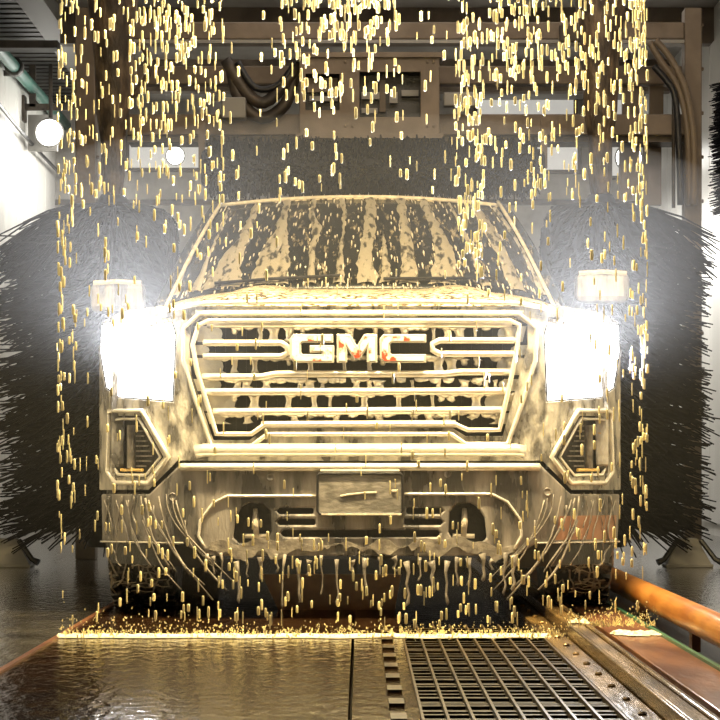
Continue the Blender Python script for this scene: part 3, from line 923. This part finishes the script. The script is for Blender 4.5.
# roof
def RF(u, v):
    hw = 0.70
    y = 2.17 + 2.0 * v + 0.14 * u * u * (1 - v)
    z = 1.885 + 0.055 * math.sin(min(1, v * 2.2) * math.pi / 2) - 0.05 * u ** 4 - 0.03 * u * u * (1 - v) - 0.05 * max(0, v - .7)
    return Vector((u * hw, y, z))
vs, fs = grid(RF, 24, 16)
rf = obj('roof', vs, fs, M['hood'], truck, smooth=True)
sd = rf.modifiers.new('solid', 'SOLIDIFY'); sd.thickness = 0.03
q = MB(); q.tube([WS(-1 + 2 * i / 20, 1.0, .008) for i in range(21)], 0.010, n=6); q.build('roof_seam', M['foam'], truck, smooth=True)
for s in (-1, 1):
    q = MB(); q.tube([WS(s, v / 8, .0) + Vector((s * .012, 0, 0)) for v in range(-1, 9)], [.035, .034, .033, .032, .031, .03, .028, .026, .024, .022], n=8)
    q.build('roof_pillar', M['glass'], truck, smooth=True)
    q = MB(); q.tube([WS(s, v / 8, .03) + Vector((s * -.02, 0, 0)) for v in range(-1, 9)], .009, n=6)
    q.build('pillar_foam', M['foam'], truck, smooth=True)
    a0 = WS(s, 0); a1 = WS(s, 1)
    pts = [Vector((s * .97, 1.5, 1.22)), Vector((s * .97, 4.15, 1.25)), Vector((s * .72, 4.1, 1.86)), Vector((s * .70, 2.4, 1.86)), Vector((a1.x, a1.y, a1.z)), Vector((a0.x, a0.y, a0.z))]
    th = Vector((s * -.02, 0, 0))
    obj('side_window', pts + [p + th for p in pts], [tuple(range(6)), tuple(range(11, 5, -1))] + [(i, (i + 1) % 6, 6 + (i + 1) % 6, 6 + i) for i in range(6)], M['sideglass'], truck)
    q = MB(); q.tube([(s * .98, 2.9, 1.24), (s * .74, 2.95, 1.87)], .03, n=6); q.build('roof_pillar', M['paint'], truck)
q = MB()
q.add([(-.93, 4.17, 1.25), (.93, 4.17, 1.25), (.7, 4.15, 1.86), (-.7, 4.15, 1.86), (-.93, 4.14, 1.25), (.93, 4.14, 1.25), (.7, 4.12, 1.86), (-.7, 4.12, 1.86)], [(0, 1, 2, 3), (7, 6, 5, 4), (0, 4, 5, 1), (1, 5, 6, 2), (2, 6, 7, 3), (3, 7, 4, 0)])
q.build('rear_window', M['sideglass'], truck)

# foam streaks on the windshield; (frame x, frame y, half width)
ST = [
    [(214, 207, 3), (204, 224, 3), (192, 244, 4), (180, 264, 5), (174, 282, 7)],
    [(226, 207, 2), (222, 222, 2.5), (214, 240, 2), (206, 258, 3), (196, 282, 8)],
    [(256, 205, 5), (250, 222, 5), (244, 240, 9), (232, 258, 16), (222, 282, 26)],
    [(287, 203, 5), (284, 220, 5), (280, 240, 10), (270, 258, 16), (266, 282, 24)],
    [(283, 236, 4), (286, 256, 6), (284, 282, 8)],
    [(314, 205, 4), (312, 220, 4), (318, 236, 7), (314, 250, 4), (312, 282, 6)],
    [(342, 205, 4), (346, 220, 3), (344, 240, 2), (342, 260, 3), (340, 282, 8)],
    [(372, 203, 7), (372, 222, 8), (370, 240, 8), (366, 262, 9), (368, 282, 16)],
    [(384, 240, 2), (386, 262, 4), (386, 282, 8)],
    [(402, 203, 7), (404, 222, 6), (407, 240, 8), (409, 262, 9), (410, 282, 14)],
    [(425, 202, 7), (432, 222, 6), (440, 240, 9), (446, 258, 14), (444, 282, 20)],
    [(452, 206, 2), (460, 222, 2), (470, 244, 3), (478, 264, 3), (488, 282, 8)],
    [(478, 206, 6), (488, 222, 9), (498, 240, 10), (508, 260, 9), (520, 282, 12)],
    [(500, 206, 4), (512, 224, 3), (526, 246, 3), (538, 266, 4), (548, 282, 8)],
]


def streak(mb, pts, rnd):
    n = 26; rows = []; pts = [(x_, y_, w__ * .72) for x_, y_, w__ in pts]
    for k in range(n + 1):
        s = k / n * (len(pts) - 1); i = min(int(s), len(pts) - 2); f = s - i
        x, y, w_ = [pts[i][c] * (1 - f) + pts[i + 1][c] * f for c in range(3)]
        wl_ = w_ * (1 + .35 * noise.noise(Vector((x * .11, y * .16, 1)))) + 1.0 * rnd.uniform(-1, 1)
        wr_ = w_ * (1 + .35 * noise.noise(Vector((x * .11, y * .16, 9)))) + 1.0 * rnd.uniform(-1, 1)
        v = (285 - y) / 82.0
        hw = 195 + (146 - 195) * v
        row = []
        for e, off in ((-1, .002), (-.5, .009), (0, .011), (.5, .009), (1, .002)):
            xx = x + e * (wl_ if e < 0 else wr_)
            row.append(WS(max(-1, min(1, (xx - 361) / hw)), max(-.03, v), off))
        rows.append(row)
    vs = [p for r in rows for p in r]
    fs = [(k * 5 + i, k * 5 + i + 1, k * 5 + i + 6, k * 5 + i + 5) for k in range(n) for i in range(4)]
    mb.add(vs, fs)


rnd = random.Random(9)
for pts in ST:
    q = MB(); streak(q, pts, rnd)
    o = q.build('foam_streak', M['wsfoam'], ws, smooth=True)
q = MB(); rnd = random.Random(31)
for k in range(420):
    v = rnd.random() ** 1.5; u = rnd.uniform(-.96, .96)
    c = WS(u, v, .004); d = (WS(u * 1.0, min(1, v + .02), .004) - c).normalized()
    ln = rnd.uniform(.006, .03); q.tube([c - d * ln, c + d * ln * .2, c + d * ln], [.002, rnd.uniform(.003, .006), .002], n=4)
o = q.build('foam_fleck', M['foam'], ws); o['kind'] = 'stuff'

# wipers
for s in (-1, 1):
    q = MB(); q.tube([WS(s * .1 + .02, .03, .03), WS(s * .1 + .4, .05, .03), WS(s * .1 + .62, .08, .03)] if s > 0 else [WS(-.75, .04, .03), WS(-.45, .04, .03), WS(-.1, .06, .03)], .008, n=6); q.build('wiper', M['black'], truck)

# mirrors
for s in (-1, 1):
    c = Vector((s * 1.125, 1.85, 1.435))
    if s < 0: c.z = 1.39
    q = MB(); q.box(-.125, .125, -.07, .07, -.07, .07, Matrix.Translation(c))
    mo = q.build('mirror', M['bumper'], truck, bevel=0.03)
    q = MB(); q.tube([c + Vector((-s * .1, .02, -.05)), Vector((s * .97, 1.75, 1.25))], .03, n=8); q.build('mirror_arm', M['black'], mo)
    q = MB(); q.box(-.11, .11, .072, .078, -.055, .055, Matrix.Translation(c)); q.build('mirror_glass', M['sideglass'], mo)
    q = MB(); q.tube([c + Vector((-.11, -.06, .066)), c + Vector((0, -.07, .072)), c + Vector((.11, -.06, .066))], .012, n=6); q.build('foam_ridge', M['foam'], mo)

# wheels
for (s, cy) in ((-1, .98), (1, .98), (-1, 4.75), (1, 4.75)):
    c = (s * .925, cy, .415)
    q = MB(); q.lathe([(.25, -.13), (.34, -.145), (.385, -.135), (.395, -.10), (.398, 0), (.395, .10), (.385, .135), (.34, .145), (.25, .13)], c, axis='X', n=36)
    wh = q.build('wheel', M['rubber'], truck, smooth=True)
    q = MB()
    for k in range(40):
        a = 2 * math.pi * k / 40
        for col, xx in enumerate((-.112, -.062, 0, .062, .112)):
            A = a + (0.075 if col % 2 else 0)
            Mx = Matrix.Translation(c) @ Matrix.Rotation(A, 4, 'X') @ Matrix.Translation((xx, 0, .402)) @ Matrix.Rotation(.25 * (1 if col < 2 else -1), 4, 'Z')
            q.box(-.021, .021, -.022, .022, -.012, .010, Mx)
    o = q.build('tread', M['rubber'], wh); o['kind'] = 'stuff'
    q = MB(); q.lathe([(.25, .08), (.24, .13), (.20, .10), (.06, .09), (.05, .12), (.01, .12)] if s > 0 else [(.25, -.08), (.24, -.13), (.20, -.10), (.06, -.09), (.05, -.12), (.01, -.12)], c, axis='X', n=24)
    q.build('rim', M['bumper'], wh, smooth=True)
    if cy < 2:
        q = MB(); rnd = random.Random(int(40 + s))
        for k in range(60):
            a0 = rnd.uniform(-1.0, .9); x0 = rnd.uniform(-.13, .13); pts = []
            for j in range(5):
                aa = a0 + j * rnd.uniform(.03, .09); x0 += rnd.uniform(-.02, .02)
                pts.append(Vector(c) + Vector((max(-.14, min(.14, x0)), -.416 * math.cos(aa), .416 * math.sin(aa))))
            q.tube(pts, .0045, n=4)
        for k in range(34):
            aa = rnd.uniform(-1, 1); x0 = rnd.uniform(-.12, .04)
            q.tube([Vector(c) + Vector((x0 + j * .03, -.416 * math.cos(aa + .02 * math.sin(j * 2)), .416 * math.sin(aa + .02 * math.sin(j * 2)))) for j in range(4)], .0035, n=4)
        o = q.build('foam_thread', M['foam'], wh); o['kind'] = 'stuff'

# underneath
plate('skid_plate', [(262, 574), (402, 574), (392, 628), (288, 630)], [], lambda a, b_, t: P(a, b_, 0.50 + (b_ - 574) * .004 + .02 * t), M['skid'], truck, step=20, bevel=.004)
q = MB(); q.tube([(-.75, .98, .36), (-.2, .98, .33), (.2, .98, .33), (.75, .98, .36)], [.045, .06, .06, .045], n=10); q.lathe([(.02, -.1), (.11, -.08), (.13, 0), (.11, .08), (.02, .1)], (.1, .95, .33), axis='Y', n=16); q.build('front_axle', M['darkmetal'], truck, smooth=True)
for s in (-1, 1):
    q = MB(); q.tube([(s * .35, .7, .33), (s * .75, .9, .26)], .025, n=8); q.tube([(s * .35, 1.2, .33), (s * .75, 1.0, .26)], .025, n=8); q.build('control_arm', M['darkmetal'], truck)
    q = MB(); q.box(s * .42 - .05, s * .42 + .05, .5, 5.6, .42, .54); q.build('chassis_rail', M['black'], truck)

q = MB(); q.box(-.92, .92, 1.75, 2.0, .20, .5); q.box(-.5, .5, 2.0, 4.0, .22, .5); q.tube([(-.8, 4.75, .38), (.8, 4.75, .38)], .07, n=10); q.build('cross_member', M['black'], truck)

# ------------------------------------------------------------------ falling water
NS = 7


def drop(mb, c, r, ln, lean=0.0):
    prof = [(-1.0, .15), (-.92, .75), (-.75, 1.0), (.7, 1.0), (.92, .75), (1.0, .15)]
    vs = []; fs = []
    for h, rr in prof:
        for j in range(NS):
            a = 2 * math.pi * j / NS
            vs.append((c.x + math.cos(a) * r * rr + h * ln * lean, c.y + math.sin(a) * r * rr, c.z + h * ln))
    for i in range(len(prof) - 1):
        for j in range(NS):
            j2 = (j + 1) % NS
            fs.append((i * NS + j, i * NS + j2, (i + 1) * NS + j2, (i + 1) * NS + j))
    fs.append(tuple(range(NS))); fs.append(tuple((len(prof) - 1) * NS + j for j in range(NS)))
    mb.add(vs, fs)


def tri(rnd, lo, hi, p): return lo + (hi - lo) * rnd.random() ** p


def shower(name, label, zones, seed):
    rnd = random.Random(seed); mb = MB()
    for (x0, x1, y0, y1, n, pw, big) in zones:
        for _ in range(n):
            x = rnd.uniform(x0, x1); y = tri(rnd, y0, y1, pw)
            Y = rnd.uniform(-1.55, -0.75)
            c = P(x, y, Y)
            if rnd.random() < big: r = rnd.uniform(1.0, 1.65); ln = rnd.uniform(3.8, 6.2)
            else: r = rnd.uniform(.45, .9); ln = rnd.uniform(3.5, 7.5)
            if c.z < 0.05: continue
            drop(mb, c, r / 279, ln / 279)
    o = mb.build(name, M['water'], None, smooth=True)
    tag(o, label, 'water', 'falling water drops', 'stuff')


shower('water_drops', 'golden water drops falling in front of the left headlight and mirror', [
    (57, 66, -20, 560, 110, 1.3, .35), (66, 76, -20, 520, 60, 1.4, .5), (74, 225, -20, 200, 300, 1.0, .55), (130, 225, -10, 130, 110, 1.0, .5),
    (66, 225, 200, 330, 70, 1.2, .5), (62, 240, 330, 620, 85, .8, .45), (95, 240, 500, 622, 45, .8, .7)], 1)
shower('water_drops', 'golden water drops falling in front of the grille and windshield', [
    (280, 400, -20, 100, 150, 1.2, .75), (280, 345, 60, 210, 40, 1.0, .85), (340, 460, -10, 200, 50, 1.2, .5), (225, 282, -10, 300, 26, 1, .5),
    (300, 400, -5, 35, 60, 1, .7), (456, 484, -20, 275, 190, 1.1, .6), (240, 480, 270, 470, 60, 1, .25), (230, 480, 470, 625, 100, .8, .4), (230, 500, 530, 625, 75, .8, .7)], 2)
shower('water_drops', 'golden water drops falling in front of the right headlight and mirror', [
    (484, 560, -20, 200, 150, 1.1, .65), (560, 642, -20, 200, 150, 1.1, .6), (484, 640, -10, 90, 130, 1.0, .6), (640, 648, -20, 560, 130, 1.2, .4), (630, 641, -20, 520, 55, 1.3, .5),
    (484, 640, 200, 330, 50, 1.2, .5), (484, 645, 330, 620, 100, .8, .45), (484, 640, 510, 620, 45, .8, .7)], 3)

# ------------------------------------------------------------------ splash line on the floor
rnd = random.Random(77)
mb = MB()
for k in range(1500):
    px = rnd.uniform(58, 660)
    Y = -1.12 + rnd.gauss(0, .09)
    p = P(px, 640, Y)
    ext = 1.6 if (px < 210 or px > 590) else 1.0
    z = .006 + abs(rnd.gauss(0, .022)) * ext
    if 0.82 < p.x < .9 or 1.085 < p.x < 1.14: z += .0
    r = rnd.uniform(.0008, .0024)
    drop(mb, Vector((p.x, Y, z + (.05 if p.x > .74 else 0))), r, r * rnd.uniform(1, 2.2), rnd.uniform(-.4, .4))
for k in range(420):
    px = rnd.uniform(62, 655); Y = -1.12 + rnd.gauss(0, .05)
    p = P(px, 640, Y); z0 = .003 if p.x < .74 else .045
    h = rnd.uniform(.006, .030)
    mb.tube([(p.x, Y, z0), (p.x + rnd.uniform(-.012, .012), Y, z0 + h)], [rnd.uniform(.003, .007), .0008], n=4)
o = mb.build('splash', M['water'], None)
tag(o, 'glittering line of splashing water on the deck in front of the truck', 'water', kind='stuff')
# thin sheet of froth where the curtain lands
vs = []; fs = []
nn = 160
for k in range(nn + 1):
    x = -1.08 + 1.76 * k / nn
    a = -1.20 + .05 * noise.noise(Vector((x * 6, 0, 0))); b_ = -1.02 + .07 * noise.noise(Vector((x * 7, 3, 0)))
    for y, z in ((a, .0075), ((a + b_) / 2, .016 + .006 * noise.noise(Vector((x * 30, 1, 1)))), (b_, .0075)):
        vs.append((x, y, z))
for k in range(nn):
    for j in range(2):
        fs.append((k * 3 + j, k * 3 + j + 1, k * 3 + j + 4, k * 3 + j + 3))
o = obj('froth', vs, fs, M['froth'], None, smooth=True, loc=(0, -1.1, .005))
sd = o.modifiers.new('solid', 'SOLIDIFY'); sd.thickness = 0.004
tag(o, 'thin bright band of froth lying across the wet deck before the truck', 'water', kind='stuff')

q = MB()
for k in range(46):
    x = .905 + rnd.random() * .16; y = -1.1 + rnd.gauss(0, .06)
    q.lathe([(.001, 0), (rnd.uniform(.012, .03), .004), (.002, rnd.uniform(.008, .016))], (x, y, .012), n=7)
for k in range(16):
    x = .757 + rnd.random() * .06; y = -1.1 + rnd.gauss(0, .05)
    q.lathe([(.001, 0), (rnd.uniform(.008, .018), .004), (.002, rnd.uniform(.008, .016))], (x, y, .052), n=7)
o = q.build('froth', M['froth'])
tag(o, 'small golden froth blobs on the rail and rusty runner plate', 'water', kind='stuff')

# ------------------------------------------------------------------ mist in the wash bay
mm = bpy.data.materials.new('mist'); mm.use_nodes = True
nt = mm.node_tree; nt.nodes.clear()
out = nt.nodes.new('ShaderNodeOutputMaterial'); vsn = nt.nodes.new('ShaderNodeVolumeScatter')
vsn.inputs['Color'].default_value = (.97, .98, 1, 1); vsn.inputs['Density'].default_value = 0.018
vsn.inputs['Anisotropy'].default_value = 0.0
nt.links.new(vsn.outputs[0], out.inputs['Volume'])
b = MB()
b.lathe([(math.sin(math.pi * k / 24) + 1e-4, -math.cos(math.pi * k / 24)) for k in range(25)], (0, 0, 0), n=48)
b.v = [Vector((p.x * 2.1, -0.42 + p.y * 0.62, 1.02 + p.z * 0.95)) for p in b.v]
o = b.build('mist', mm)
tag(o, 'fine water mist glowing around the headlights', 'mist', kind='stuff')
